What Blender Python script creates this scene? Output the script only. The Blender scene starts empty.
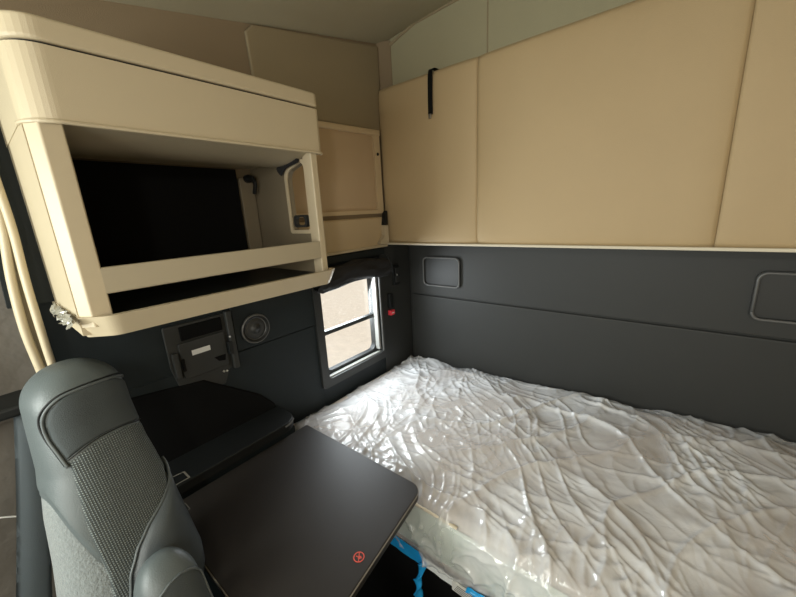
import bpy, bmesh, math, random
from math import sin, cos, pi, radians
from mathutils import Vector, Matrix, noise
random.seed(7)
C = bpy.context.scene.collection
OFF = Vector((1.42, -1.87, 1.72))      # the survey below is measured from the camera's eye point

# ------------------------------------------------------------------ materials
def nt(name):
    m = bpy.data.materials.new(name); m.use_nodes = True
    n = m.node_tree.nodes; l = m.node_tree.links
    return m, n, l, n['Principled BSDF']
def mat(name, col, rough=.6, metal=0, bscale=0, bstr=0, var=0, vscale=6, spec=.5, sheen=0, bdist=.002, col2=None):
    m, n, l, p = nt(name)
    p.inputs['Base Color'].default_value = (*col, 1)
    p.inputs['Roughness'].default_value = rough
    p.inputs['Metallic'].default_value = metal
    p.inputs['Specular IOR Level'].default_value = spec
    if sheen: p.inputs['Sheen Weight'].default_value = sheen; p.inputs['Sheen Roughness'].default_value = .6
    tc = n.new('ShaderNodeTexCoord')
    if var:
        no = n.new('ShaderNodeTexNoise'); no.inputs['Scale'].default_value = vscale; no.inputs['Detail'].default_value = 5
        l.new(tc.outputs['Object'], no.inputs['Vector'])
        mx = n.new('ShaderNodeMix'); mx.data_type = 'RGBA'
        c2 = col2 or tuple(c*(1-var) for c in col)
        mx.inputs['A'].default_value = (*col, 1); mx.inputs['B'].default_value = (*c2, 1)
        l.new(no.outputs['Fac'], mx.inputs['Factor']); l.new(mx.outputs['Result'], p.inputs['Base Color'])
    if bscale:
        no = n.new('ShaderNodeTexNoise'); no.inputs['Scale'].default_value = bscale; no.inputs['Detail'].default_value = 4
        l.new(tc.outputs['Object'], no.inputs['Vector'])
        b = n.new('ShaderNodeBump'); b.inputs['Strength'].default_value = bstr; b.inputs['Distance'].default_value = bdist
        l.new(no.outputs['Fac'], b.inputs['Height']); l.new(b.outputs['Normal'], p.inputs['Normal'])
    return m
M = {}
M['bunk']    = mat('tan_vinyl', (.475, .35, .19), .62, bscale=420, bstr=.35, var=.10, vscale=3)
M['seam']    = mat('tan_seam', (.36, .26, .15), .8)
M['piping']  = mat('cream_piping', (.72, .66, .52), .5)
M['upper']   = mat('olive_tan_fabric', (.28, .225, .135), .85, bscale=300, bstr=.3, var=.12, vscale=3)
M['brown']   = mat('brown_tan_fabric', (.24, .18, .11), .85, bscale=300, bstr=.3, var=.12, vscale=3)
M['roof']    = mat('headliner_fabric', (.40, .36, .25), .9, bscale=260, bstr=.3, var=.10, vscale=2)
M['rearup']  = mat('rear_headliner_fabric', (.33, .30, .19), .9, bscale=260, bstr=.3, var=.08, vscale=2)
M['cream']   = mat('cream_plastic', (.53, .45, .31), .42, bscale=700, bstr=.15)
M['cream2']  = mat('tan_plastic', (.54, .42, .26), .5, bscale=700, bstr=.15)
M['pocket']  = mat('pocket_fabric', (.50, .37, .23), .8, bscale=400, bstr=.3)
M['shaded_cream']   = mat('shaded_cream_plastic', (.20, .165, .11), .5)  # cream plastic with the compartment's shade put into its colour
M['hood']    = mat('grey_cream_plastic', (.43, .375, .27), .42)
M['dark']    = mat('charcoal_vinyl', (.027, .028, .026), .55, bscale=500, bstr=.4, var=.15, vscale=4)
M['darker']  = mat('black_blue_plastic', (.009, .014, .016), .6, spec=.35, bscale=500, bstr=.3)
M['black']   = mat('black_plastic', (.009, .010, .010), .5, spec=.35)
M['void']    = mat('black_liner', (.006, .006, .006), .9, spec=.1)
M['blind']   = mat('black_blind_fabric', (.012, .012, .013), .8, bscale=120, bstr=.8, bdist=.006)
M['rim']     = mat('grey_rim_plastic', (.13, .13, .125), .32)
M['frame']   = mat('window_frame_rubber', (.026, .027, .026), .5)
M['sill']    = mat('grey_sill_plastic', (.30, .30, .28), .4)
M['table']   = mat('dark_laminate', (.024, .020, .017), .48, spec=.38, bscale=600, bstr=.25, var=.2, vscale=3)
M['edge']    = mat('table_edge_strip', (.20, .18, .15), .35)
M['white']   = mat('white_label', (.75, .75, .72), .5)
M['red']     = mat('red_print', (.62, .09, .06), .5)
M['redp']    = mat('red_plastic', (.75, .05, .07), .4)
M['matt']    = mat('mattress_cloth', (.60, .52, .46), .85, bscale=9, bstr=.5, bdist=.02, var=.22, vscale=4)
M['mattside']= mat('mattress_side_cloth', (.72, .80, .72), .85, bscale=90, bstr=.3, var=.1)
M['blue']    = mat('blue_plastic', (.02, .36, .80), .22, bscale=40, bstr=.6, bdist=.004, spec=.8)
M['band']    = mat('white_plastic_band', (.85, .88, .88), .3)
M['vinyl']   = mat('grey_vinyl', (.105, .125, .128), .42, bscale=380, bstr=.35, spec=.55)
M['bolster'] = mat('slate_vinyl', (.060, .072, .077), .45, bscale=380, bstr=.35)
M['insert']  = mat('dark_grey_cloth', (.050, .060, .062), .8, bscale=600, bstr=.5)
M['fuzzy']   = mat('light_grey_pile', (.24, .27, .27), .95, bscale=160, bstr=1, bdist=.004, var=.4, vscale=120, sheen=.4)
M['thread']  = mat('seat_piping', (.10, .115, .118), .45)
M['grey']    = mat('grey_brown_trim', (.13, .115, .095), .7, bscale=8, bstr=.6, bdist=.02, var=.3, vscale=4)
M['belt']    = mat('belt_webbing', (.19, .225, .245), .65, bscale=500, bstr=.5)
M['metal']   = mat('steel', (.6, .6, .6), .3, 1)
M['ground']  = mat('sandy_gravel', (.95, .80, .63), .95, bscale=6, bstr=.5, bdist=.05, var=.25, vscale=5)
M['wrapbit'] = mat('crumpled_film', (.33, .32, .27), .3, spec=.8)

# woven mesh cloth on the seat
m, n, l, p = nt('woven_mesh_cloth')
tc = n.new('ShaderNodeTexCoord'); mp = n.new('ShaderNodeMapping')
mp.inputs['Rotation'].default_value = (0, 0, -radians(102.7)); l.new(tc.outputs['Object'], mp.inputs['Vector'])
w1 = n.new('ShaderNodeTexWave'); w1.wave_type = 'BANDS'; w1.bands_direction = 'Z'; w1.inputs['Scale'].default_value = 62; w1.inputs['Distortion'].default_value = .4
w2 = n.new('ShaderNodeTexWave'); w2.wave_type = 'BANDS'; w2.bands_direction = 'X'; w2.inputs['Scale'].default_value = 62; w2.inputs['Distortion'].default_value = .4
l.new(mp.outputs['Vector'], w1.inputs['Vector']); l.new(mp.outputs['Vector'], w2.inputs['Vector'])
mu = n.new('ShaderNodeMath'); mu.operation = 'MULTIPLY'; l.new(w1.outputs['Fac'], mu.inputs[0]); l.new(w2.outputs['Fac'], mu.inputs[1])
rp = n.new('ShaderNodeValToRGB'); rp.color_ramp.elements[0].position = .1; rp.color_ramp.elements[0].color = (.05, .06, .06, 1)
rp.color_ramp.elements[1].position = .7; rp.color_ramp.elements[1].color = (.22, .25, .24, 1)
l.new(mu.outputs[0], rp.inputs[0]); l.new(rp.outputs[0], p.inputs['Base Color'])
b = n.new('ShaderNodeBump'); b.inputs['Strength'].default_value = .6; b.inputs['Distance'].default_value = .003
l.new(mu.outputs[0], b.inputs['Height']); l.new(b.outputs['Normal'], p.inputs['Normal']); p.inputs['Roughness'].default_value = .8
M['mesh'] = m
# clear crinkled plastic film
m, n, l, p = nt('clear_plastic_film')
p.inputs['Base Color'].default_value = (.84, .85, .86, 1); p.inputs['Roughness'].default_value = .14; p.inputs['Specular IOR Level'].default_value = 1.0
tr = n.new('ShaderNodeBsdfTransparent'); tr.inputs[0].default_value = (.97, .98, .98, 1); mx = n.new('ShaderNodeMixShader'); mx.inputs[0].default_value = .45
out = n['Material Output']; l.new(tr.outputs[0], mx.inputs[1]); l.new(p.outputs[0], mx.inputs[2]); l.new(mx.outputs[0], out.inputs[0])
tc = n.new('ShaderNodeTexCoord'); no = n.new('ShaderNodeTexNoise'); no.inputs['Scale'].default_value = 17; no.inputs['Detail'].default_value = 3; no.inputs['Distortion'].default_value = .6
l.new(tc.outputs['Object'], no.inputs['Vector']); b = n.new('ShaderNodeBump'); b.inputs['Strength'].default_value = .9; b.inputs['Distance'].default_value = .006
l.new(no.outputs['Fac'], b.inputs['Height']); l.new(b.outputs['Normal'], p.inputs['Normal'])
n2 = n.new('ShaderNodeTexNoise'); n2.inputs['Scale'].default_value = 3.2; n2.inputs['Detail'].default_value = 3; n2.inputs['Roughness'].default_value = .5; n2.inputs['Distortion'].default_value = .8
l.new(tc.outputs['Object'], n2.inputs['Vector']); mr = n.new('ShaderNodeMapRange'); mr.inputs['From Min'].default_value = .36; mr.inputs['From Max'].default_value = .66
mr.inputs['To Min'].default_value = .28; mr.inputs['To Max'].default_value = .80; l.new(n2.outputs['Fac'], mr.inputs['Value']); l.new(mr.outputs['Result'], mx.inputs[0])
M['film'] = m
# window glass
m, n, l, p = nt('window_glass')
tr = n.new('ShaderNodeBsdfTransparent'); tr.inputs[0].default_value = (.96, .97, .97, 1); gl = n.new('ShaderNodeBsdfGlossy'); gl.inputs['Roughness'].default_value = .02
mx = n.new('ShaderNodeMixShader'); mx.inputs[0].default_value = .05
l.new(tr.outputs[0], mx.inputs[1]); l.new(gl.outputs[0], mx.inputs[2]); l.new(mx.outputs[0], n['Material Output'].inputs[0])
M['glass'] = m

# ------------------------------------------------------------------ helpers
def wloc(o):
    v = Vector(o.location)
    while o.parent: o = o.parent; v += Vector(o.location)
    return v
def obj(name, bm, m, parent=None, smooth=False, sub=0):
    base = wloc(parent) if parent else OFF
    for v in bm.verts: v.co = v.co + OFF - base
    bmesh.ops.recalc_face_normals(bm, faces=bm.faces)
    me = bpy.data.meshes.new(name); bm.to_mesh(me); bm.free()
    if smooth:
        for q in me.polygons: q.use_smooth = True
    me.materials.append(M[m])
    o = bpy.data.objects.new(name, me); C.objects.link(o)
    if parent: o.parent = parent
    else: o.location = OFF
    if sub:
        s = o.modifiers.new('s', 'SUBSURF'); s.levels = s.render_levels = sub
    if smooth == 'auto':
        o.modifiers.new('w', 'WEIGHTED_NORMAL')
    return o
def thing(name, label, cat, loc, group=None):
    o = bpy.data.objects.new(name, None); C.objects.link(o); o.location = Vector(loc) + OFF; o.empty_display_size = .05
    return tag(o, label, cat, group)
def tag(o, label, cat, group=None):
    o['label'] = label; o['category'] = cat
    if group: o['group'] = group
    return o
def struct(name, bm, m, **k):
    o = obj(name, bm, m, **k); o['kind'] = 'structure'; return o
def merge(bm, other, mtx=None):
    me = bpy.data.meshes.new('t'); other.to_mesh(me); other.free()
    if mtx: me.transform(mtx)
    bm.from_mesh(me); bpy.data.meshes.remove(me); return bm
def box(bm, x0, x1, y0, y1, z0, z1, r=0, seg=3, mtx=None):
    t = bmesh.new(); bmesh.ops.create_cube(t, size=1)
    for v in t.verts: v.co = Vector(((x0+x1)/2+v.co.x*(x1-x0), (y0+y1)/2+v.co.y*(y1-y0), (z0+z1)/2+v.co.z*(z1-z0)))
    if r: bmesh.ops.bevel(t, geom=t.edges[:], offset=r, segments=seg, profile=.5, affect='EDGES')
    return merge(bm, t, mtx)
def B(*a, **k): return box(bmesh.new(), *a, **k)
def rounded(poly, radii, seg=8):
    out = []; n = len(poly)
    for i, pnt in enumerate(poly):
        r = radii[i] if isinstance(radii, (list, tuple)) else radii
        p = Vector(pnt); a = Vector(poly[i-1]); c = Vector(poly[(i+1) % n])
        if r <= 0: out.append(tuple(p)); continue
        u = (a-p).normalized(); w = (c-p).normalized(); ang = u.angle(w); d = r/math.tan(ang/2)
        s = p+u*d; e = p+w*d; cen = p+(u+w).normalized()*(r/sin(ang/2))
        for k in range(seg+1):
            q = (s-cen).lerp(e-cen, k/seg).normalized()*r+cen; out.append(tuple(q))
    return out
def prism(poly, a0, a1, axis='z', r=0, seg=2, bm=None):
    """extrude a 2D outline; axis z: (x,y)->z ; axis x: (y,z)->x ; axis y: (x,z)->y"""
    t = bmesh.new()
    f = {'z': lambda u, w, a: (u, w, a), 'x': lambda u, w, a: (a, u, w), 'y': lambda u, w, a: (u, a, w)}[axis]
    lo = [t.verts.new(f(u, w, a0)) for u, w in poly]; hi = [t.verts.new(f(u, w, a1)) for u, w in poly]
    n = len(poly); t.faces.new(lo); t.faces.new(hi)
    for i in range(n): t.faces.new((lo[i], lo[(i+1) % n], hi[(i+1) % n], hi[i]))
    bmesh.ops.recalc_face_normals(t, faces=t.faces)
    if r:
        ed = [e for e in t.edges if (e.verts[0] in lo) == (e.verts[1] in lo)]
        bmesh.ops.bevel(t, geom=ed, offset=r, segments=seg, profile=.5, affect='EDGES')
    if bm is None: return t
    return merge(bm, t)
def ring(outer, inner, a0, a1, axis, bm=None):
    """frame: outer and inner outlines with the same number of points"""
    t = bmesh.new()
    f = {'z': lambda u, w, a: (u, w, a), 'x': lambda u, w, a: (a, u, w), 'y': lambda u, w, a: (u, a, w)}[axis]
    V = [[t.verts.new(f(u, w, a)) for u, w in pl] for pl in (outer, inner) for a in (a0, a1)]
    o0, o1, i0, i1 = V; n = len(outer)
    for i in range(n):
        j = (i+1) % n
        t.faces.new((o0[i], o0[j], o1[j], o1[i])); t.faces.new((i0[i], i0[j], i1[j], i1[i]))
        t.faces.new((o0[i], o0[j], i0[j], i0[i])); t.faces.new((o1[i], o1[j], i1[j], i1[i]))
    if bm is None: return t
    return merge(bm, t)
def rrect(u0, u1, w0, w1, r, seg=6): return rounded([(u0, w0), (u1, w0), (u1, w1), (u0, w1)], r, seg)
def spline(P, n=6):
    P = [Vector(p) for p in P]; out = []
    for i in range(len(P)-1):
        p0 = P[max(i-1, 0)]; p1 = P[i]; p2 = P[i+1]; p3 = P[min(i+2, len(P)-1)]
        for k in range(n):
            t = k/n
            out.append(.5*((2*p1)+(p2-p0)*t+(2*p0-5*p1+4*p2-p3)*t*t+(3*p1-p0-3*p2+p3)*t**3))
    out.append(P[-1]); return out
def tube(P, r, seg=8, bm=None, flat=None, twist=None):
    """tube along P; r may be a list; flat=(a,b) gives an elliptical section"""
    bm = bm or bmesh.new(); P = [Vector(p) for p in P]; rings = []
    up = Vector((0, 0, 1))
    t0 = (P[1]-P[0]).normalized()
    if abs(t0.dot(up)) > .9: up = Vector((1, 0, 0))
    side = t0.cross(up).normalized()
    for i, p in enumerate(P):
        t = (P[min(i+1, len(P)-1)]-P[max(i-1, 0)]).normalized()
        side = (side - t*side.dot(t)).normalized(); nn = t.cross(side)
        rr = r[i] if isinstance(r, (list, tuple)) else r
        fa, fb = flat or (1, 1); tw = twist*i if twist else 0
        rings.append([bm.verts.new(p + rr*(fa*cos(2*pi*k/seg)*(side*cos(tw)+nn*sin(tw)) + fb*sin(2*pi*k/seg)*(nn*cos(tw)-side*sin(tw)))) for k in range(seg)])
    for a, b2 in zip(rings, rings[1:]):
        for k in range(seg): bm.faces.new((a[k], a[(k+1) % seg], b2[(k+1) % seg], b2[k]))
    bm.faces.new(rings[0]); bm.faces.new(rings[-1]); return bm
def grid(fn, nu, nv, bm=None):
    bm = bm or bmesh.new()
    V = [[bm.verts.new(fn(i/nu, j/nv)) for j in range(nv+1)] for i in range(nu+1)]
    for i in range(nu):
        for j in range(nv): bm.faces.new((V[i][j], V[i+1][j], V[i+1][j+1], V[i][j+1]))
    return bm
def lathe(prof, cen, axis, seg=32):
    """prof: (radius, height) pairs turned about axis 'x' or '-y'"""
    bm = bmesh.new(); R = []
    for r, h in prof:
        row = []
        for k in range(seg):
            a = 2*pi*k/seg; u, w = r*cos(a), r*sin(a)
            row.append(bm.verts.new(Vector(cen)+(Vector((h, u, w)) if axis == 'x' else Vector((u, -h, w)) if axis == '-y' else Vector((u, w, h)))))
        R.append(row)
    for a, b2 in zip(R, R[1:]):
        for k in range(seg): bm.faces.new((a[k], a[(k+1) % seg], b2[(k+1) % seg], b2[k]))
    bm.faces.new(R[0]); bm.faces.new(R[-1]); return bm

# ------------------------------------------------------------------ room shell
XL, XR, YB, YF, ZF = -1.42, .62, 1.87, -1.25, -1.72
struct('floor', B(XL-.06, XR+.06, YF-.06, YB+.06, ZF-.05, ZF), 'void')
def roofz(y, x): return .575+.2*y+.05*min(1, max(0, (x-XL)/.45))
def roof(u, v):
    y = YF-.06+(YB+.12-YF)*v; s = u*u*.35+u*.65 if u < 1 else 1
    x = XL-.03+(XR-XL+.06)*s
    e = min(x-XL, XR-x); z = .575+.2*y+.055*min(1, max(0, e/.5))**.6
    return (x, y, z)
bm = grid(roof, 40, 24)
top = bmesh.ops.extrude_face_region(bm, geom=bm.faces[:])
for v in [g for g in top['geom'] if isinstance(g, bmesh.types.BMVert)]: v.co.z += .05
struct('ceiling', bm, 'roof', smooth=True)
# lower left wall, with the window cut out
WY0, WY1, WZ0, WZ1 = 1.085, 1.525, -.865, -.30
bm = bmesh.new()
box(bm, XL-.06, XL, YF, WY0, ZF, -.19); box(bm, XL-.06, XL, WY1, YB+.06, ZF, -.19)
box(bm, XL-.06, XL, WY0, WY1, ZF, WZ0); box(bm, XL-.06, XL, WY0, WY1, WZ1, -.19)
struct('wall_left', bm, 'darker')
struct('shadow_panel', prism(rounded([(.15, -.90), (.755, -.90), (.745, -.845), (.69, -.775), (.47, -.605), (.15, -.56)], .01, 3), XL, XL+.02, 'x', r=.006), 'void')  # black sheet standing in for the sloping shadow on the wall
# raised trim panels on it
bm = bmesh.new()
box(bm, XL, XL+.012, .62, 1.035, -.54, -.20, .005); box(bm, XL, XL+.006, .14, 1.035, ZF+.6, -.545, .003)
struct('trim_1', bm, 'darker')
bm = bmesh.new()
box(bm, XL, XL+.006, 1.565, YB-.01, -1.1, -.20, .003)
struct('trim_2', bm, 'dark')
# upper left wall: tan lining above the dark one
bm = prism([(.09, -.19), (1.70, -.19), (1.70, .93), (.09, .61)], XL-.06, XL, 'x')
struct('wall_left_upper', bm, 'brown')
struct('trim_3', prism([(.875, .44), (1.66, .46), (1.66, .895), (.9, .755), (.865, .72)], XL, XL+.012, 'x', r=.008), 'upper', smooth=False)
struct('trim_4', prism([(YF, -.19), (.10, -.19), (.10, .62), (YF, .30)], XL-.06, XL+.004, 'x'), 'darker')
# slanting corner panel and upper rear wall
struct('trim_5', prism(rounded([(XL, 1.66), (XL+.055, 1.715), (XL+.055, 1.80), (XL, 1.80)], 0), .3, .925, 'z'), 'brown')
bm = B(XL-.06, XR+.06, 1.72, YB+.06, .60, 1.02)
struct('wall_rear_upper', bm, 'rearup')
struct('trim_6', tube([(XL+.05, 1.718, .905), (-1.2, 1.718, .955), (-.9, 1.718, .972), (XR, 1.718, .972)], .008), 'upper')
struct('trim_7', tube([(-.79, 1.72, .66), (-.79, 1.72, .96)], .0035, 6), 'upper')
# dark rear wall: two padded bands with a groove between
struct('wall_rear', B(XL-.06, XR+.06, YB, YB+.06, ZF, .62), 'dark')
bm = bmesh.new(); box(bm, XL+.03, XR, YB-.018, YB+.002, -.545, .60, .006)
struct('trim_8', bm, 'dark')
bm = bmesh.new(); box(bm, XL+.03, XR, YB-.014, YB+.002, -1.25, -.552, .007)
struct('trim_9', bm, 'dark')
struct('wall_right', B(XR, XR+.06, YF, YB+.06, ZF, 1.05), 'cream2')
struct('wall_front', B(XL-.06, XR+.06, YF-.06, YF, ZF, .5), 'dark')
# narrow cream ledge that divides tan lining from dark wall on the side
struct('trim_10', prism([(1.0, -.195), (1.62, -.195), (1.62, -.02), (1.0, -.02)], XL, XL+.02, 'x', r=.012, seg=3), 'cream2')
struct('trim_11', B(XL, XL+.03, .95, 1.625, -.20, -.183, .005), 'cream')
# door-side trim low on the left, in front of the dark wall
struct('trim_12', grid(lambda u, v: (XL+.012+.01*sin(9*v+3*u), -.9+.93*u, ZF+.5+1.0*v), 20, 20), 'grey', smooth=True)

# ------------------------------------------------------------------ window
fr = bmesh.new()
ring(rrect(WY0, WY1, WZ0, WZ1, .001), rrect(WY0+.014, WY1-.024, WZ0+.022, WZ1-.02, .04), XL-.055, XL-.02, 'x', fr)
w = struct('window_1', fr, 'frame')
ou = [(1.035, -.915), (1.56, -.915), (1.56, -.26), (1.035, -.26)]
o = obj('outer_frame', ring(rounded(ou, .02, 6), rrect(WY0-.004, WY1+.004, WZ0-.004, WZ1+.004, .02, 6), XL, XL+.018, 'x'), 'frame', w)
obj('mullion', B(XL-.05, XL-.022, WY0+.01, WY1-.02, -.634, -.610, .004), 'frame', w)
obj('sill', B(XL-.02, XL+.006, WY0+.01, WY1+.0, WZ0-.026, WZ0+.004, .004), 'sill', w)
obj('jamb', B(XL-.03, XL+.012, WY1-.022, WY1-.006, WZ0+.02, WZ1, .004), 'sill', w)
obj('jamb', B(XL+.016, XL+.026, 1.525, 1.537, -.86, -.3, .003), 'rim', w)
obj('pane', B(XL-.042, XL-.037, WY0+.02, WY1-.025, -.612, WZ1-.018), 'glass', w)
obj('pane', B(XL-.042, XL-.037, WY0+.02, WY1-.025, WZ0+.02, -.632), 'glass', w)

# rolled-up blind above the window
bl = thing('rolled_blind', 'black cloth window blind rolled up over the small bunk window', 'blind', (XL+.05, 1.3, -.3))
def roll(u, v):
    y = 1.03+.56*u; a = 2*pi*v; r = .052+.006*noise.noise(Vector((y*9, cos(a)*2, sin(a)*2)))*2+.004*sin(a*3+y*20)
    e = min(1, (min(u, 1-u)*14+.35)**.5); r *= e
    return (XL+.058+r*cos(a)*.85, y, -.308+.012*sin(y*11)+.02*(y-1.3)+r*sin(a)*1.05)
obj('fabric_roll', grid(roll, 60, 28), 'blind', bl, smooth=True)
obj('rail', B(XL+.002, XL+.022, 1.03, 1.60, -.245, -.205, .005), 'darker', bl)
obj('tie_strap', tube([(XL+.10, 1.53, -.24), (XL+.112, 1.55, -.29), (XL+.10, 1.57, -.345), (XL+.06, 1.6, -.34)], .005), 'black', bl)

# outside ground seen through the window
g = struct('ground', B(-16, XL-.1, -10, 20, -3.1, -3.0), 'ground')

# ------------------------------------------------------------------ folded upper bunk
bk = thing('folded_bunk', 'tan vinyl upper bunk folded flat against the rear wall', 'bunk', (-.4, 1.65, -.185))
S = [XL+.012, -.80, .104, XR-.01]
for i in range(3):
    x0, x1 = S[i]+(.0 if i == 0 else .0006), S[i+1]-.0006
    def pad(u, v, x0=x0, x1=x1):
        x = x0+(x1-x0)*u; z = -.178+(.668+.178)*v
        e = min(u*(x1-x0), (1-u)*(x1-x0)); ez = min(v, 1-v)*.85
        b_ = .010*(1-math.exp(-e/.03))+.010*(1-math.exp(-ez/.03))+.006*sin(pi*u)*sin(pi*v)
        b_ += .0016*noise.noise(Vector((x*5, z*4, 3)))
        return (x, 1.645-b_, z)
    bm = grid(pad, 60, 50)
    r = bmesh.ops.extrude_edge_only(bm, edges=[e for e in bm.edges if e.is_boundary])
    for v in [g_ for g_ in r['geom'] if isinstance(g_, bmesh.types.BMVert)]: v.co.y = 1.69
    obj('pad', bm, 'bunk', bk, smooth=True)
obj('backing_board', B(XL+.005, XR-.006, 1.665, 1.715, -.185, .655), 'seam', bk)
obj('edge_piping', tube([(XL+.012, 1.632, -.184), (XR-.01, 1.632, -.184)], .0065), 'piping', bk)
st = thing('pull_strap', 'short black pull strap with metal tip hanging over the top edge of the tan bunk', 'strap', (-1.045, 1.61, .47))
def sp(u, v):
    P = [(1.70, .684), (1.64, .684), (1.618, .66), (1.612, .57), (1.610, .47)]
    q = spline([(a, b_, 0) for a, b_ in P], 5); k = u*(len(q)-1); i = min(int(k), len(q)-2); c = q[i].lerp(q[i+1], k-i)
    return (-1.058+.028*v+.012*max(0, .1-(.684-c.y)) * 0, c.x, c.y)
bm = grid(sp, 30, 3); bmesh.ops.solidify(bm, geom=bm.faces[:], thickness=.003)
obj('webbing', bm, 'black', st)
obj('metal_tip', B(-1.054, -1.038, 1.605, 1.612, .452, .474, .002), 'metal', st)

# ------------------------------------------------------------------ framed pocket on the side wall
pk = thing('wall_pocket', 'tan fabric storage pocket in a pale frame on the side wall beside the bunk', 'pocket', (XL, 1.3, 0))
obj('frame', ring(rounded([(.93, 0), (1.612, 0), (1.612, .455), (.93, .43)], .02, 6), rrect(.965, 1.565, .02, .425, .02), XL, XL+.022, 'x'), 'cream2', pk)
obj('top_rail', prism([(.93, .405), (1.615, .43), (1.615, .460), (.93, .435)], XL, XL+.03, 'x', r=.008), 'cream2', pk)
def pf(u, v):
    y = .955+.615*u; z = .012+.42*v
    return (XL+.010+.016*sin(pi*u)**.5*sin(pi*v)**.5+.003*noise.noise(Vector((y*8, z*5, 1))), y, z)
obj('fabric_panel', grid(pf, 30, 24), 'pocket', pk, smooth=True)
for z in (.33,): obj('screw', lathe([(.001, .005), (.008, .004), (.009, 0)], (XL+.022, 1.59, z), 'x', 12), 'black', pk)
hb = thing('hinge_bracket', 'small cream plastic bracket at the lower corner of the folded bunk', 'bracket', (XL+.02, 1.585, -.18))
obj('foot', prism(rounded([(1.53, -.18), (1.615, -.18), (1.615, -.07), (1.585, -.07), (1.578, -.13)], .006, 3), XL+.02, XL+.05, 'x', r=.003), 'cream', hb)
obj('latch', prism(rounded([(1.585, -.07), (1.618, -.07), (1.618, .02), (1.60, .0)], .004, 3), XL+.02, XL+.045, 'x'), 'black', hb)

# ------------------------------------------------------------------ overhead cabinet
cb = thing('overhead_cabinet', 'cream open-fronted overhead cabinet with a grey bar across its dark compartment', 'cabinet', (-1.2, .48, -.24))
ol = rounded([(XL, .118), (-.995, .118), (-.995, .848), (XL, .848)], [0, .06, .022, 0], 10)
obj('lid', prism(ol, .357, .401, 'z', r=.007, seg=4), 'cream', cb, smooth=False)
ins = rounded([(XL, .128), (-1.005, .128), (-1.005, .838), (XL, .838)], [0, .05, .03, 0], 10)
obj('lid_gap', prism(ins, .350, .358, 'z'), 'black', cb)
inn = rounded([(XL, .14), (-1.018, .14), (-1.018, .818), (XL, .818)], [0, .04, .02, 0], 10)
bm = ring(ol, inn, .212, .351, 'z')
obj('fascia', bm, 'cream', cb)
def lipf(P, r): return tube(P, r, 8)
obj('fascia_lip', tube([(x*1.0+.002, y, .213) for x, y in ol[1:-1]], .0045), 'cream', cb)
# hood inside the compartment
def hood(u, v):
    y = .14+.68*u; x = -1.02-.385*v
    return (x, y, .215-.025*sin(pi*min(1, v*1.3))-.01*v)
obj('hood', grid(hood, 10, 20), 'hood', cb, smooth=True)
obj('side_panel', B(XL, -1.03, .120, .136, -.235, .215), 'cream', cb)
obj('post', prism(rounded([(-1.06, .1215), (-1.03, .1215), (-1.004, .140), (-1.004, .178), (-1.06, .178)], [0, .01, .006, .004, 0], 4), -.215, .215, 'z'), 'cream', cb)
obj('post', prism(rounded([(-1.05, .797), (-1.004, .797), (-1.004, .822), (-1.02, .834), (-1.05, .834)], [0, .004, .006, .004, 0], 4), -.215, .215, 'z'), 'cream', cb)
# right-hand panel with a window cut in it
bm = ring(rounded([(XL, -.235), (-1.04, -.235), (-1.04, .215), (XL, .215)], .001, 6), rounded([(-1.165, -.045), (-1.055, -.045), (-1.055, .195), (-1.165, .165)], [.012, .012, .02, .035], 6), .806, .826, 'y')
obj('side_panel', bm, 'shaded_cream', cb)
obj('cutout_trim', ring(rounded([(-1.178, -.058), (-1.047, -.058), (-1.047, .205), (-1.178, .178)], [.012, .012, .02, .045], 6), rounded([(-1.165, -.045), (-1.055, -.045), (-1.055, .195), (-1.165, .165)], [.012, .012, .02, .035], 6), .800, .808, 'y'), 'cream', cb)
obj('latch_ring', ring(rrect(-1.15, -1.07, -.035, .01, .015), rrect(-1.138, -1.082, -.027, .002, .01), .80, .815, 'y'), 'frame', cb)
obj('back_panel', B(XL+.002, XL+.015, .14, .735, -.19, .20), 'void', cb)
obj('back_liner', prism(rrect(.742, .803, -.12, .17, .012), XL+.002, XL+.02, 'x', r=.003), 'shaded_cream', cb)
obj('cable_gland', lathe([(.016, 0), (.016, .02), (.010, .03), (.006, .05), (.001, .052)], (XL+.018, .775, .165), 'x', 16), 'black', cb)
obj('cable', tube(spline([(XL+.06, .776, .165), (XL+.075, .776, .14), (XL+.06, .776, .105)], 5), .008), 'black', cb)
obj('webbing', tube(spline([(-1.19, .79, .17), (-1.15, .79, .195), (-1.07, .79, .208)], 5), .014, flat=(.5, 1.4)), 'blind', cb)
obj('retaining_bar', B(-1.018, -1.004, .172, .80, -.146, -.085, .004), 'hood', cb)
tl = rounded([(XL, .118), (-1.02, .118), (-.968, .165), (-.968, .812), (-.99, .845), (XL, .845)], [0, .02, .04, .02, .012, 0], 8)
til = rounded([(XL, .125), (-1.03, .128), (-.986, .172), (-.986, .805), (-1.0, .835), (XL, .835)], [0, .02, .03, .015, .01, 0], 8)
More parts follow.
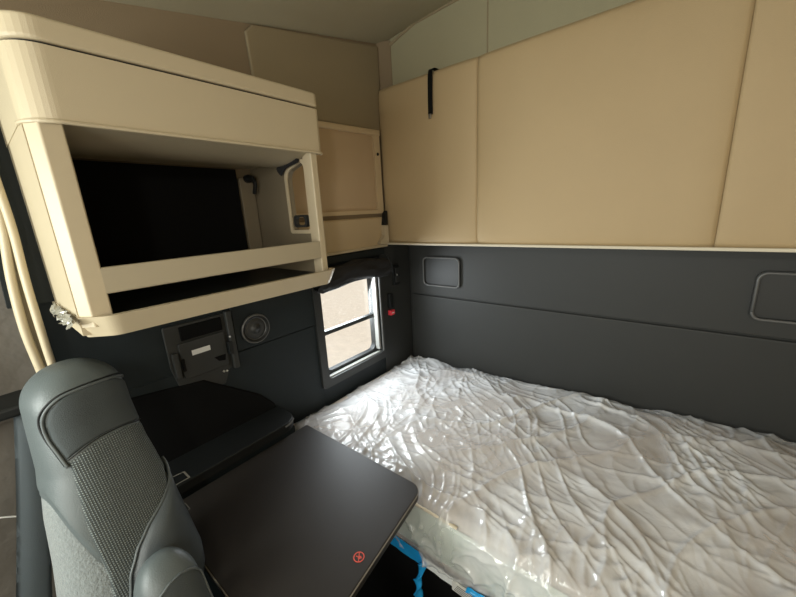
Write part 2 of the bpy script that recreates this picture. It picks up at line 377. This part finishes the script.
# tray edge: outer rim slanting inward toward its foot
def rim(outline, inner, z0, z1, shrink):
    t = bmesh.new(); n = len(outline)
    cx, cy = -1.2, .48
    A = [t.verts.new((x, y, z1)) for x, y in outline]
    Bv = [t.verts.new((XL+(x-XL)*(1-shrink), cy+(y-cy)*(1-shrink*.55), z0)) for x, y in outline]
    D = [t.verts.new((x, y, z1)) for x, y in inner]; E_ = [t.verts.new((x, y, z0+.028)) for x, y in inner]
    for i in range(n):
        j = (i+1) % n
        for P, Q in ((A, Bv), (A, D), (D, E_)): t.faces.new((P[i], P[j], Q[j], Q[i]))
    t.faces.new(E_); t.faces.new(Bv); return t
tr = obj('tray', rim(tl, til, -.243, -.190, .055), 'cream', cb)
til2 = [(x-.0015 if x > XL+.01 else x+.002, .48+(y-.48)*.996) for x, y in til]
obj('tray_liner', prism(til2, -.216, -.203, 'z'), 'black', tr)
# scraps of film at the tray's front corner
sc = thing('plastic_scrap', 'torn scrap of clear protective film on the left corner of the cabinet tray', 'scrap', (-1.1, .112, -.2))
def scr(u, v):
    a = Vector((-1.28+.27*u, .110-.010*v+.012*noise.noise(Vector((u*14, v*5, 2))), -.188-.02*v+.014*noise.noise(Vector((u*16, v*6, 9)))))
    return a
obj('film', grid(scr, 40, 6), 'wrapbit', sc)

# ------------------------------------------------------------------ fittings on the dark side wall
mp_ = thing('mounting_plate', 'black moulded mounting plate with a white sticker on the dark side wall', 'wall plate', (XL, .5, -.5))
obj('backplate', prism(rounded([(.37, -.36), (.62, -.36), (.62, -.585), (.575, -.60), (.55, -.655), (.41, -.665), (.385, -.60), (.37, -.52)], .008, 3), XL, XL+.012, 'x', r=.003), 'dark', mp_)
obj('plate', prism(rrect(.405, .575, -.575, -.43, .01), XL+.012, XL+.024, 'x', r=.003), 'dark', mp_)
obj('side_rail', B(XL+.012, XL+.034, .588, .612, -.60, -.35, .005), 'dark', mp_)
obj('side_rail', B(XL+.012, XL+.030, .378, .398, -.56, -.46, .005), 'dark', mp_)
obj('recess', B(XL+.010, XL+.018, .42, .575, -.425, -.37, .004), 'void', mp_)
obj('sticker', B(XL+.024, XL+.0255, .445, .512, -.488, -.468), 'white', mp_)
obj('slot', B(XL+.022, XL+.027, .405, .415, -.54, -.49), 'void', mp_)
obj('hole', prism([(.52, -.525), (.565, -.525), (.56, -.55), (.535, -.545)], XL+.022, XL+.0265, 'x'), 'void', mp_)
obj('clip', B(XL+.024, XL+.045, .575, .592, -.53, -.475, .003), 'black', mp_)
for y, z in ((.588, -.455), (.55, -.60), (.562, -.602)):
    obj('screw', lathe([(.0045, 0), (.0045, .005), (.001, .007)], (XL+.012 if z < -.58 else XL+.034, y, z), 'x', 12), 'metal', mp_)
sk = thing('speaker', 'round black speaker set in the side wall left of the window', 'speaker', (XL, .73, -.465))
cx = (XL+.010, .712, -.462)
obj('bezel', lathe([(.066, 0), (.066, .008), (.060, .014), (.052, .013), (.049, .004)], cx, 'x', 40), 'black', sk, smooth=True)
obj('bezel_edge', lathe([(.0665, .006), (.064, .0125), (.060, .0145), (.060, .0135), (.0655, .005)], cx, 'x', 40), 'rim', sk, smooth=True)
obj('grille', lathe([(.050, .003), (.047, .006), (.030, .009), (.022, .007), (.020, .012), (.001, .016)], cx, 'x', 32), 'frame', sk, smooth=True)
sw = thing('switch_panel', 'black bunk light switch panel in the dark corner post', 'switch', (XL, 1.7, -.4))
obj('plate', prism(rrect(1.672, 1.735, -.46, -.33, .008), XL+.005, XL+.022, 'x', r=.002), 'black', sw)
obj('rocker', B(XL+.022, XL+.030, 1.685, 1.722, -.385, -.345, .004), 'frame', sw)
obj('rocker', B(XL+.022, XL+.030, 1.685, 1.722, -.44, -.40, .004), 'frame', sw)
obj('mark', B(XL+.030, XL+.031, 1.692, 1.700, -.395, -.387), 'white', sw)
rr = thing('release_button', 'small black handle with red button on the corner post below the switch', 'button', (XL, 1.63, -.6))
obj('housing', prism(rrect(1.610, 1.645, -.60, -.50, .008), XL+.005, XL+.030, 'x', r=.004), 'black', rr)
obj('button', B(XL+.005, XL+.034, 1.610, 1.652, -.645, -.612, .005), 'redp', rr)
obj('button_mark', B(XL+.034, XL+.0348, 1.62, 1.642, -.632, -.626), 'white', rr)

def reading_lamp(loc, label):
    o = thing('recessed_tray', label, 'recess', loc, 'rounded recesses in the rear wall')
    return o
rl = thing('wall_recess', 'dark rounded recess with grey rim in the rear wall near the corner', 'recess', (-1.148, YB-.018, -.385), 'grey-rimmed recesses in the rear wall')
def recess_parts(t, x0, x1, z0, z1):
    obj('rim', ring(rrect(x0, x1, z0, z1, .032, 8), rrect(x0+.013, x1-.013, z0+.013, z1-.013, .024, 8), YB-.034, YB-.018, 'y'), 'dark', t)
    obj('rim_edge', tube([(x, YB-.034, z) for x, z in (lambda q: q+[q[0]])(rrect(x0+.007, x1-.007, z0+.007, z1-.007, .028, 8))], .0045, 8), 'rim', t, smooth=True)
    obj('pocket', prism(rrect(x0+.013, x1-.013, z0+.013, z1-.013, .024, 8), YB-.021, YB-.0185, 'y'), 'frame', t)
recess_parts(rl, -1.285, -1.01, -.48, -.285)
def copy_tree(o, parent=None):
    c = o.copy(); C.objects.link(c); c.parent = parent
    for ch in [q for q in bpy.data.objects if q.parent == o]: copy_tree(ch, c)
    return c
r2 = copy_tree(rl); r2.location.x += 1.535; r2['label'] = 'dark rounded recess with grey rim in the rear wall at the right end'

# ------------------------------------------------------------------ cream door-pillar trim, belt
pt = thing('pillar_trim', 'curved cream pillar trim strip with a dark groove beside the seat', 'trim', (-1.38, .06, -.4))
s_ = [(.045, .30), (.058, .15), (.068, .046), (.052, -.114), (.046, -.245), (.050, -.353), (.056, -.46)]
t_ = [(.070, .30), (.078, .20), (.080, .12), (.081, .009), (.075, -.144), (.074, -.358), (.080, -.46)]
obj('outer_strip', tube(spline([(-1.32, y, z) for y, z in s_], 6), .011, 10, flat=(.9, 1)), 'cream', pt, smooth=True)
obj('inner_strip', tube(spline([(-1.31, y, z) for y, z in t_], 6), .010, 10, flat=(.9, 1)), 'cream', pt, smooth=True)
A_, B_ = spline([(0, y, z) for y, z in s_], 6), spline([(0, y, z) for y, z in t_], 6)
def gv(u, v):
    k = u*(len(A_)-1); i = min(int(k), len(A_)-2); a = A_[i].lerp(A_[i+1], k-i); b_ = B_[i].lerp(B_[i+1], k-i); c = a.lerp(b_, v)
    return (-1.335, c.y, c.z)
obj('groove', grid(gv, 36, 3), 'upper', pt)
struct('trim_13', prism([(.03, -.19), (.12, -.19), (.14, .35), (.06, .35)], XL+.004, -1.345, 'x'), 'darker')
struct('trim_14', grid(lambda u, v: (-1.37+.02*sin(5*u+2*v), -.35+.40*u-.02*v, -.50+.75*v), 16, 16), 'grey', smooth=True)
sb = thing('seat_belt', 'dark grey seat belt webbing hanging beside the seat back', 'seat belt', (-1.28, -.03, -1.5))
def bf(u, v):
    z = -.44-1.27*u; y0 = -.02-.275*u; y1 = .030-.225*u
    return (-1.28+.02*u+.006*sin(v*pi), y0+(y1-y0)*v+.004*sin(u*7), z)
bm = grid(bf, 30, 6); bmesh.ops.solidify(bm, geom=bm.faces[:], thickness=.002)
obj('webbing', bm, 'belt', sb, smooth=True)
obj('anchor_ring', B(XL+.02, -1.265, -.075, .045, -.455, -.425, .008), 'black', sb)
gr = tag(obj('grab_cord', tube(spline([(-1.30, -.20, -.70), (-1.30, -.12, -.712), (-1.30, -.085, -.73), (-1.30, -.07, -.745)], 5), .0022), 'white'), 'thin white cord crossing behind the seat belt', 'cord')

# ------------------------------------------------------------------ side counter, table
ct = thing('side_counter', 'low black counter along the side wall under the overhead cabinet', 'counter', (-1.32, .48, ZF))
obj('worktop', prism(rounded([(XL+.008, .20), (-1.235, .20), (-1.235, .758), (XL+.008, .758)], [0, .01, .07, 0], 10), -.905, -.865, 'z', r=.004), 'black', ct)
obj('body', B(XL+.008, -1.25, .21, .74, ZF, -.905), 'darker', ct)
obj('corner_guard', tube([(-1.235-.07+.0712*cos(a), .758-.07+.0712*sin(a), -.875) for a in [radians(q) for q in range(0, 60, 6)]], .004, 6), 'rim', ct)
def outline_label(poly, z, name, label):
    t = thing(name, label, 'label', (*poly[0], z))
    c = Vector((sum(p[0] for p in poly)/4, sum(p[1] for p in poly)/4))
    inner = [tuple(c+(Vector(p)-c)*Vector((1, 1)).length/1.414*.86) for p in poly]
    obj('border', ring(poly, inner, z, z+.0008, 'z'), 'edge', t)
    obj('face', prism(inner, z, z+.0005, 'z'), 'black', t)
outline_label([(-1.307, .22), (-1.245, .22), (-1.245, .31), (-1.295, .31)], -.8648, 'sticker', 'black outlined sticker on the counter beside the seat back')
tb = thing('folding_table', 'dark brown table top with rounded corners in front of the mattress', 'table', (-.9, .5, -.95))
tp = rounded([(-1.232, .215), (-.512, .215), (-.588, .792), (-1.232, .792)], [.01, .05, .05, .01], 10)
obj('tabletop', prism(tp, -.948, -.92, 'z', r=.004, seg=3), 'table', tb)
obj('edge_strip', tube([(x, y, -.9235) for x, y in tp[8:34]], .0022, 6), 'edge', tb, smooth=True)
obj('support_arm', prism([(-1.24, -.95), (-.70, -.95), (-.72, -.975), (-1.24, -1.12)], .40, .44, 'y'), 'black', tb)
outline_label([(-1.205, .235), (-1.165, .235), (-1.165, .270), (-1.205, .270)], -.9198, 'sticker', 'small outlined sticker on the table right beside the seat back')
ns = thing('warning_decal', 'red round no-load warning symbol printed near the table corner', 'decal', (-.59, .486, -.92))
cc = Vector((-.59, .486))
circ = lambda r: [(cc.x+r*cos(2*pi*k/32), cc.y+r*sin(2*pi*k/32)) for k in range(32)]
obj('circle', ring(circ(.0155), circ(.0128), -.9198, -.9192, 'z'), 'red', ns)
Rm = Matrix.Translation((cc.x, cc.y, 0)) @ Matrix.Rotation(radians(-50), 4, 'Z')
obj('slash', B(-.0135, .0135, -.0012, .0012, -.9198, -.9192, mtx=Rm), 'red', ns)
Rm2 = Matrix.Translation((cc.x, cc.y, 0)) @ Matrix.Rotation(radians(18), 4, 'Z')
obj('figure', box(B(-.009, .009, -.001, .0012, -.9198, -.9194, mtx=Rm2), -.002, .006, -.004, .004, -.9198, -.9194, mtx=Rm2), 'red', ns)

# ------------------------------------------------------------------ mattress in plastic film
struct('trim_15', B(XL+.012, XR-.005, .86, YB-.02, ZF, -1.235), 'void')
mt = thing('mattress', 'bunk mattress wrapped in crinkled clear plastic film below the rear wall', 'mattress', (-.4, 1.3, -1.24))
MX0, MX1, MY0, MY1, MZ0, MZ1 = XL+.02, XR-.012, .808, YB-.035, -1.235, -1.005
def hgt(x, y):
    rise = .060*max(0, min(1, (x+1.15)/1.5))*max(0, min(1, (y-.95)/.75))**1.2
    w_ = .010*noise.noise(Vector((x*1.6, y*2.1, 4)))
    crown = .014*(1-math.exp(-(min(y-MY0, MY1-y, x-MX0+.02))/.09))
    return MZ1-.014+crown+w_+rise
def mtop(x, y):
    return hgt(x, y)+.004*sin(x*11)*sin(y*11)
bm = bmesh.new()
def mbody(u, v):   # over the back edge, across, and down the front
    L0, L1, L2 = .05, (MY1-MY0), .20
    x = MX0+(MX1-MX0)*u; s = v*(L0+L1+L2); r = .035
    if s < L0: return (x, MY1, mtop(x, MY1)-.028-L0+s)
    if s < L0+L1:
        y = MY1-(s-L0); e = min(s-L0, L0+L1-s); d = r-math.sqrt(max(0, r*r-max(0, r-e)**2)) if e < r else 0
        return (x, y, mtop(x, y)-d*.8)
    k = (s-L0-L1); return (x, MY0+.004*sin(k*25), MZ1-.04-k*.95)
obj('cover', grid(mbody, 90, 70, bm), 'matt', mt, smooth=True)
bm = grid(lambda u, v: (MX0+(MX1-MX0)*u, MY0-.003-.006*sin(pi*v), MZ0+.012+(.19)*v), 60, 8)
obj('side_border', bm, 'mattside', mt, smooth=True)
obj('edge_cord', tube([(MX0+(MX1-MX0)*k/30, MY0-.002, MZ1-.022) for k in range(15)], .006), 'piping', mt, smooth=True)
def ridge(x, y, ang, fx, fy, seed, p=3.0):
    c, s = cos(ang), sin(ang); a, b_ = x*c+y*s, -x*s+y*c
    wx = .22*noise.noise(Vector((x*2.2, y*2.2, seed))); wy = .22*noise.noise(Vector((x*2.2, y*2.2, seed+7)))
    nval = noise.noise(Vector(((a+wx)*fx, (b_+wy)*fy, seed*3.1)))
    return max(0, 1-abs(nval)*2.4)**p
def wr(x, y):
    m1 = .5+.5*noise.noise(Vector((x*1.7, y*1.7, 21))); m2 = .5+.5*noise.noise(Vector((x*2.3, y*2.3, 37)))
    m3 = max(0, noise.noise(Vector((x*2.8, y*2.8, 55)))+.25)
    h = .014*ridge(x, y, .9, 1.3, 4.5, 1, 6)*m1*1.5+.015*ridge(x, y, -.45, 1.2, 5.5, 2, 6)*m2*1.5+.010*ridge(x, y, 2.0, 2.5, 8, 3, 5)*m2
    h += .012*ridge(x, y, -.75, 1.0, 9, 15, 6)*m1+.010*ridge(x, y, -.6, 1.3, 16, 17, 5)*m2
    h += m3*(.010*ridge(x, y, .4, 8, 12, 18, 3)+.008*ridge(x, y, 1.5, 9, 18, 19, 3))
    left = max(0, min(1, (-.75-x)/.5))
    h += left*.012*ridge(x, y, 1.9, 2.5, 14, 5, 2)+.004*ridge(x, y, .3, 7, 12, 6, 3)
    h += .003*noise.noise(Vector((x*12, y*12, 1)))
    return max(0, h)
def film(u, v):
    L0, L1, L2 = .10, (MY1-MY0), .24
    x = MX0-.004+(MX1-MX0+.008)*u; s = v*(L0+L1+L2); r = .04
    if s < L0:
        return (x, MY1+.012, mtop(x, MY1)-.02-L0+s)
    if s < L0+L1:
        y = MY1-(s-L0); e = min(s-L0, L0+L1-s); d = r-math.sqrt(max(0, r*r-max(0, r-e)**2)) if e < r else 0
        rear = math.exp(-(MY1-y)/.05)*.014*(.6+noise.noise(Vector((x*6, 0, 3))))
        lx = math.exp(-(x-MX0)/.05)*-.012
        return (x, y, mtop(x, y)+.006-d*.6+wr(x, y)+rear+lx)
    k = (s-L0-L1); f = k/L2
    out = .014+.014*noise.noise(Vector((x*4, k*3, 8)))+.018*ridge(x, k, .5, 3, 9, 11, 3)+.014*ridge(x, k, -.7, 6, 14, 12, 3)+.008*ridge(x, k, .1, 16, 20, 13, 2)
    return (x, MY0-.010-out*min(1, .25+f*3), MZ1-.026-k*.80)
obj('plastic_wrap', grid(film, 420, 280), 'film', mt, smooth=True)
# printed lower edge of the bag
def bandf(x0, x1, z0, z1, yo, seed=0):
    return grid(lambda u, v: (x0+(x1-x0)*u, MY0-yo-.004*noise.noise(Vector(((x0+(x1-x0)*u)*30, v*2, seed))), z0+(z1-z0)*v+.003*noise.noise(Vector(((x0+(x1-x0)*u)*22, 5, seed)))), 40, 4)
obj('bag_hem', bandf(-.60, MX1, -1.244, -1.204, .034), 'band', mt, smooth=True)
obj('blue_hem', bandf(-1.3, -.585, -1.246, -1.188, .038, 3), 'blue', mt, smooth=True)
lb = obj('bag_label', B(-.46, -.24, MY0-.046, MY0-.042, -1.240, -1.200), 'white', mt)
for k in range(4):
    obj('text_line', B(-.452+.004*k, -.25-.02*(k%2), MY0-.0468, MY0-.046, -1.234+.008*k, -1.232+.008*k), 'black', lb)
obj('blue_print', grid(lambda u, v: (-.405+.24*u, MY0-.043-.012*sin(pi*v)-.004*noise.noise(Vector((u*8, v*3, 2))), -1.203+.026*v*(.4+.6*sin(pi*min(1, u*1.1+.1)))+.004*noise.noise(Vector((u*9, 1, 4)))), 30, 8), 'blue', mt, smooth=True)
# twisted blue strip that hangs from the bag
P = spline([(-.578, MY0-.045, -1.215), (-.588, MY0-.052, -1.26), (-.602, MY0-.053, -1.32), (-.603, MY0-.05, -1.38), (-.592, MY0-.05, -1.47)], 14)
bm = tube(P, [.012+.002*sin(i*.5) for i in range(len(P))], 10, flat=(1.35, .4), twist=.17)
obj('twisted_strip', bm, 'blue', mt, smooth=True)

# ------------------------------------------------------------------ seat
T = [(-.33, (-1.165, .09, .086, .08)), (-.45, (-1.145, .087, .091, .085)), (-.55, (-1.115, .088, .098, .09)), (-.65, (-1.08, .088, .117, .092)),
     (-.75, (-1.045, .088, .128, .092)), (-.88, (-.99, .084, .145, .09)), (-.93, (-.975, .08, .145, .085)), (-1.0, (-.95, .06, .11, .08)), (-1.15, (-.93, .05, .10, .08))]
LV, NV, EX = Vector((-.22, .976)), Vector((.976, .22)), 2.6
def sec(z):
    if z >= T[0][0]: return T[0][1]
    for (a, va), (b_, vb) in zip(T, T[1:]):
        if z >= b_:
            k = (z-b_)/(a-b_); k2 = k
            return tuple(va[i]*k2+vb[i]*(1-k2) for i in range(4))
    return T[-1][1]
ZT = -.322
def capk(z):
    r = min(1, max(0, (ZT-z)/.085)); return math.sqrt(max(0, 1-(1-r)**2.2))
def ssurf(a, z, off=0):
    """a: angle round the section (0 = right edge, pi/2 = front face centre)"""
    cx, cy, w, t = sec(z); k = capk(z); w = w*k+off; t = t*(.15+.85*k if z < ZT else 0)+off
    ca, sa = cos(a), sin(a)
    x = w*math.copysign(abs(ca)**(2/EX), ca); d = t*math.copysign(abs(sa)**(2/EX), sa)
    return Vector((cx+LV.x*x+NV.x*d, cy+LV.y*x+NV.y*d, z+off*.3))
def fsurf(u, z, off=0):
    u = max(-1, min(1, u)); a = math.acos(math.copysign(abs(u)**(EX/2), u))
    return ssurf(a, z, off)
seat = thing('swivel_seat', 'grey high-backed swivel seat with woven mesh back panel beside the table', 'seat', (-1.0, .09, ZF))
def body(u, v):
    z = ZT-.007-(v**1.3)*(.80); return ssurf(2*pi*u, z)
bm = grid(body, 72, 70); bmesh.ops.remove_doubles(bm, verts=bm.verts, dist=.0004)
obj('backrest', bm, 'fuzzy', seat, smooth=True)
# smooth vinyl shell around the headrest, falling to a point at the left of the mesh
def shz(a):
    u = math.copysign(abs(cos(a))**(2/EX), cos(a)) if sin(a) >= 0 else None
    if u is None: return -.60
    au = abs(u)
    P = [(1.0, -.60), (.91, -.635), (.74, -.70), (.61, -.745), (.50, -.76), (0, -.76)]
    for (a0, z0), (a1, z1) in zip(P, P[1:]):
        if au >= a1: return z1+(z0-z1)*(au-a1)/(a0-a1)
def shell(u, v):
    a = 2*pi*u; zb = shz(a); z = ZT+.0-(v**1.4)*(ZT-zb); e = min(1, (1-v)/.04)
    return ssurf(a, z, .005*max(e, .4)*min(1, v/.05))
bm = grid(shell, 96, 60); bmesh.ops.remove_doubles(bm, verts=bm.verts, dist=.0004)
obj('headrest_shell', bm, 'vinyl', seat, smooth=True)
def interp(P, z):
    P = sorted(P, key=lambda q: -q[0])
    if z >= P[0][0]: return P[0][1]
    for (z0, u0), (z1, u1) in zip(P, P[1:]):
        if z >= z1: return u1+(u0-u1)*(z-z1)/(z0-z1)
    return P[-1][1]
def patch(zt, zb, uL, uR, off, nu=40, nv=50, bulge=0):
    """zt, zb: functions of s in 0..1 across; uL,uR: left and right limit by height"""
    def f(s, t):
        z = zb(s)+(zt(s)-zb(s))*t; a, b_ = interp(uL, z), interp(uR, z); u = a+(b_-a)*s
        ed = min(s*nu, (1-s)*nu, t*nv, (1-t)*nv); k = min(1, .0+ed/1.5)
        return fsurf(u, z, off*k+.002+bulge*math.sin(pi*s)**.7*min(1, (1-t)*2.5, 1))
    return grid(f, nu, nv)
inL = [(-.372, -.25), (-.378, -.58), (-.398, -.80), (-.426, -.87), (-.46, -.86), (-.524, -.72)]
inR = [(-.372, .30), (-.380, .72), (-.400, .95), (-.43, .97), (-.524, .95)]
seamz = lambda s: -.49-.026*abs(2*s-1)**2.2
obj('headrest_pad', patch(lambda s: -.368, seamz, inL, inR, .007), 'insert', seat, smooth=True)
mL = [(-.49, -.74), (-.58, -.71), (-.684, -.65), (-.778, -.55), (-.82, -.54), (-1.1, -.54)]
mR = [(-.49, .95), (-.58, .95), (-.64, .93), (-.70, .72), (-.74, .52), (-1.1, .50)]
obj('mesh_panel', patch(seamz, lambda s: -1.05, mL, mR, .0055, 50, 80), 'mesh', seat, smooth=True)
# right-hand bolster swelling over the mesh
bL = [(-.64, 1.0), (-.67, .92), (-.69, .70), (-.71, .42), (-.73, .15), (-.76, -.10), (-.80, -.28), (-.86, -.38), (-1.1, -.40)]
def bol(s, t):
    z = -.64-.42*t; a = interp(bL, z); u = a+(1-a)*s
    up = min(1, t/.25)**.6
    q = .030*up*math.sin(pi*(.10+.90*s))**.8*(min(1, s/.08)**.5); return fsurf(u, z, .005)+Vector((NV.x*q, NV.y*q, 0))
obj('bolster', grid(bol, 40, 60), 'bolster', seat, smooth=True)
# piping
def pipe(L_, off, r=.0032):
    return tube(spline([fsurf(u, z, off) for u, z in L_], 6), r, 8)
pl = [(-.72, -.528), (-.80, -.49), (-.86, -.46), (-.875, -.426), (-.80, -.397), (-.58, -.376), (-.2, -.370), (.2, -.370), (.6, -.374), (.86, -.384), (.99, -.40)]
obj('piping', pipe(pl, .008, .0036), 'thread', seat, smooth=True)
obj('piping_groove', pipe([(u*1.06 if abs(u) < .9 else u, z+.004) for u, z in pl], .0045, .003), 'black', seat, smooth=True)
obj('piping', tube(spline([fsurf(interp(bL, z), z, .0095) for z in (-.645, -.66, -.68, -.70, -.715, -.73, -.745, -.76, -.78, -.80, -.83, -.86, -.92, -1.0)], 5), .0034, 8), 'thread', seat, smooth=True)
obj('seam_line', pipe([(-.74+1.68*s/10, seamz(s/10)) for s in range(11)], .0075, .0013), 'black', seat, smooth=True)
# seat cushion and pedestal
Rz = Matrix.Rotation(math.atan2(.22, .976), 4, 'Z')
Tm = Matrix.Translation((-.93, .095, 0)) @ Rz
bm = B(.02, .50, -.24, .20, -1.28, -1.14, .05, 5, mtx=Tm); obj('cushion', bm, 'mesh', seat, smooth=True)
bm = B(.06, .40, -.16, .14, ZF+.03, -1.28, .02, 3, mtx=Tm); box(bm, .0, .46, -.2, .18, ZF, ZF+.04, .01, 3, mtx=Tm); obj('pedestal', bm, 'black', seat)
# armrest end beside the back
AC = Vector((-.865, .112, -.735)); AX = Vector((.42, .03, -.90)).normalized()
sx = Vector((-.22, .976, 0)); sy = AX.cross(sx).normalized()
def arm(u, v, off=0):
    s = v; Ln = .30; k = min(1, s/.30); rr = math.sqrt(max(0, 1-(1-k)**2)); a = 2*pi*u
    ca, sa = cos(a), sin(a); e = .8
    p = AC+AX*(Ln*s)
    return p+sx*((.062+off)*rr*math.copysign(abs(ca)**e, ca))+sy*((.055+off)*rr*math.copysign(abs(sa)**e, sa))
bm = grid(arm, 40, 40); bmesh.ops.remove_doubles(bm, verts=bm.verts, dist=.0004)
am = obj('armrest', bm, 'vinyl', seat, smooth=True)
face = sy if sy.x > 0 else -sy
def armp(s, v):
    a0 = math.atan2(face.dot(sy), 0); 
    k = .20+.8*v; u = (a0+(-1.0+2.0*s)*.95*min(1, (v*6+.02))**.5)/(2*pi)
    return arm(u % 1.0 if True else u, k, .004)
bm = bmesh.new(); rows = []
for j in range(31):
    rows.append([bm.verts.new(armp(i/20, j/30)) for i in range(21)])
for j in range(30):
    for i in range(20): bm.faces.new((rows[j][i], rows[j][i+1], rows[j+1][i+1], rows[j+1][i]))
obj('top_pad', bm, 'insert', am, smooth=True)
edge = [armp(0, j/30) for j in range(30, 0, -1)]+[armp(i/20, 0) for i in range(21)]+[armp(1, j/30) for j in range(1, 31)]
obj('stitching', tube(edge, .0028, 6), 'thread', am, smooth=True)

# ------------------------------------------------------------------ light
def area(name, loc, target, sx_, sy_, power, col):
    L = bpy.data.lights.new(name, 'AREA'); L.shape = 'RECTANGLE'; L.size = sx_; L.size_y = sy_; L.energy = power; L.color = col
    o = bpy.data.objects.new(name, L); C.objects.link(o); o.location = Vector(loc)+OFF
    d = Vector(target)-Vector(loc); o.rotation_euler = d.to_track_quat('-Z', 'Y').to_euler(); return o
area('windshield_light', (-.45, YF+.03, -.10), (-.45, 1.6, -.20), 1.5, .6, 25, (1.0, .985, .89))
area('door_window_light', (-1.15, -1.1, -.05), (-1.15, .15, -.2), .45, .7, 17, (.92, 1.0, .95))
area('passenger_window_light', (XR-.03, -.5, .0), (-1.2, .6, -.1), .7, .5, 3, (1.0, .97, .86))
area('glint_light', (.35, -.6, .35), (-.2, 1.2, -1.0), .14, .10, 6, (1, .97, .92))  # added lamp behind the camera, no real fixture; puts glints on the film
area('bunk_window_light', (XL-.08, 1.29, -.52), (-.6, 1.3, -1.0),   .40, .40, 11, (.90, .96, 1.0))
sun = bpy.data.lights.new('sun', 'SUN'); sun.energy = 2.6; sun.angle = .01; sun.color = (1, .95, .86)
so = bpy.data.objects.new('sun', sun); C.objects.link(so); so.rotation_euler = (radians(-20), radians(30), 0)
so.location = OFF + Vector((0, 0, 5))
wd = bpy.data.worlds.new('world'); bpy.context.scene.world = wd; wd.use_nodes = True
bg = wd.node_tree.nodes['Background']; bg.inputs[0].default_value = (.8, .88, 1, 1); bg.inputs[1].default_value = .75

# ------------------------------------------------------------------ camera
yaw, pit, rol = radians(-39.3906), radians(-14.071), radians(-3.1488)
f = Vector((sin(yaw)*cos(pit), cos(yaw)*cos(pit), sin(pit))); r = Vector((cos(yaw), -sin(yaw), 0)); u = r.cross(f)
r2_ = r*cos(rol)+u*sin(rol); u2 = -r*sin(rol)+u*cos(rol)
cam = bpy.data.cameras.new('camera'); co = bpy.data.objects.new('camera', cam); C.objects.link(co)
mw = Matrix((r2_, u2, -f)).transposed().to_4x4(); mw.translation = OFF; co.matrix_world = mw
cam.sensor_fit = 'HORIZONTAL'; cam.sensor_width = 36; cam.lens = 343.0*36/796; cam.clip_start = .02
sc_ = bpy.context.scene; sc_.camera = co
sc_.view_settings.view_transform = 'Standard'; sc_.view_settings.look = 'None'; sc_.view_settings.exposure = 0
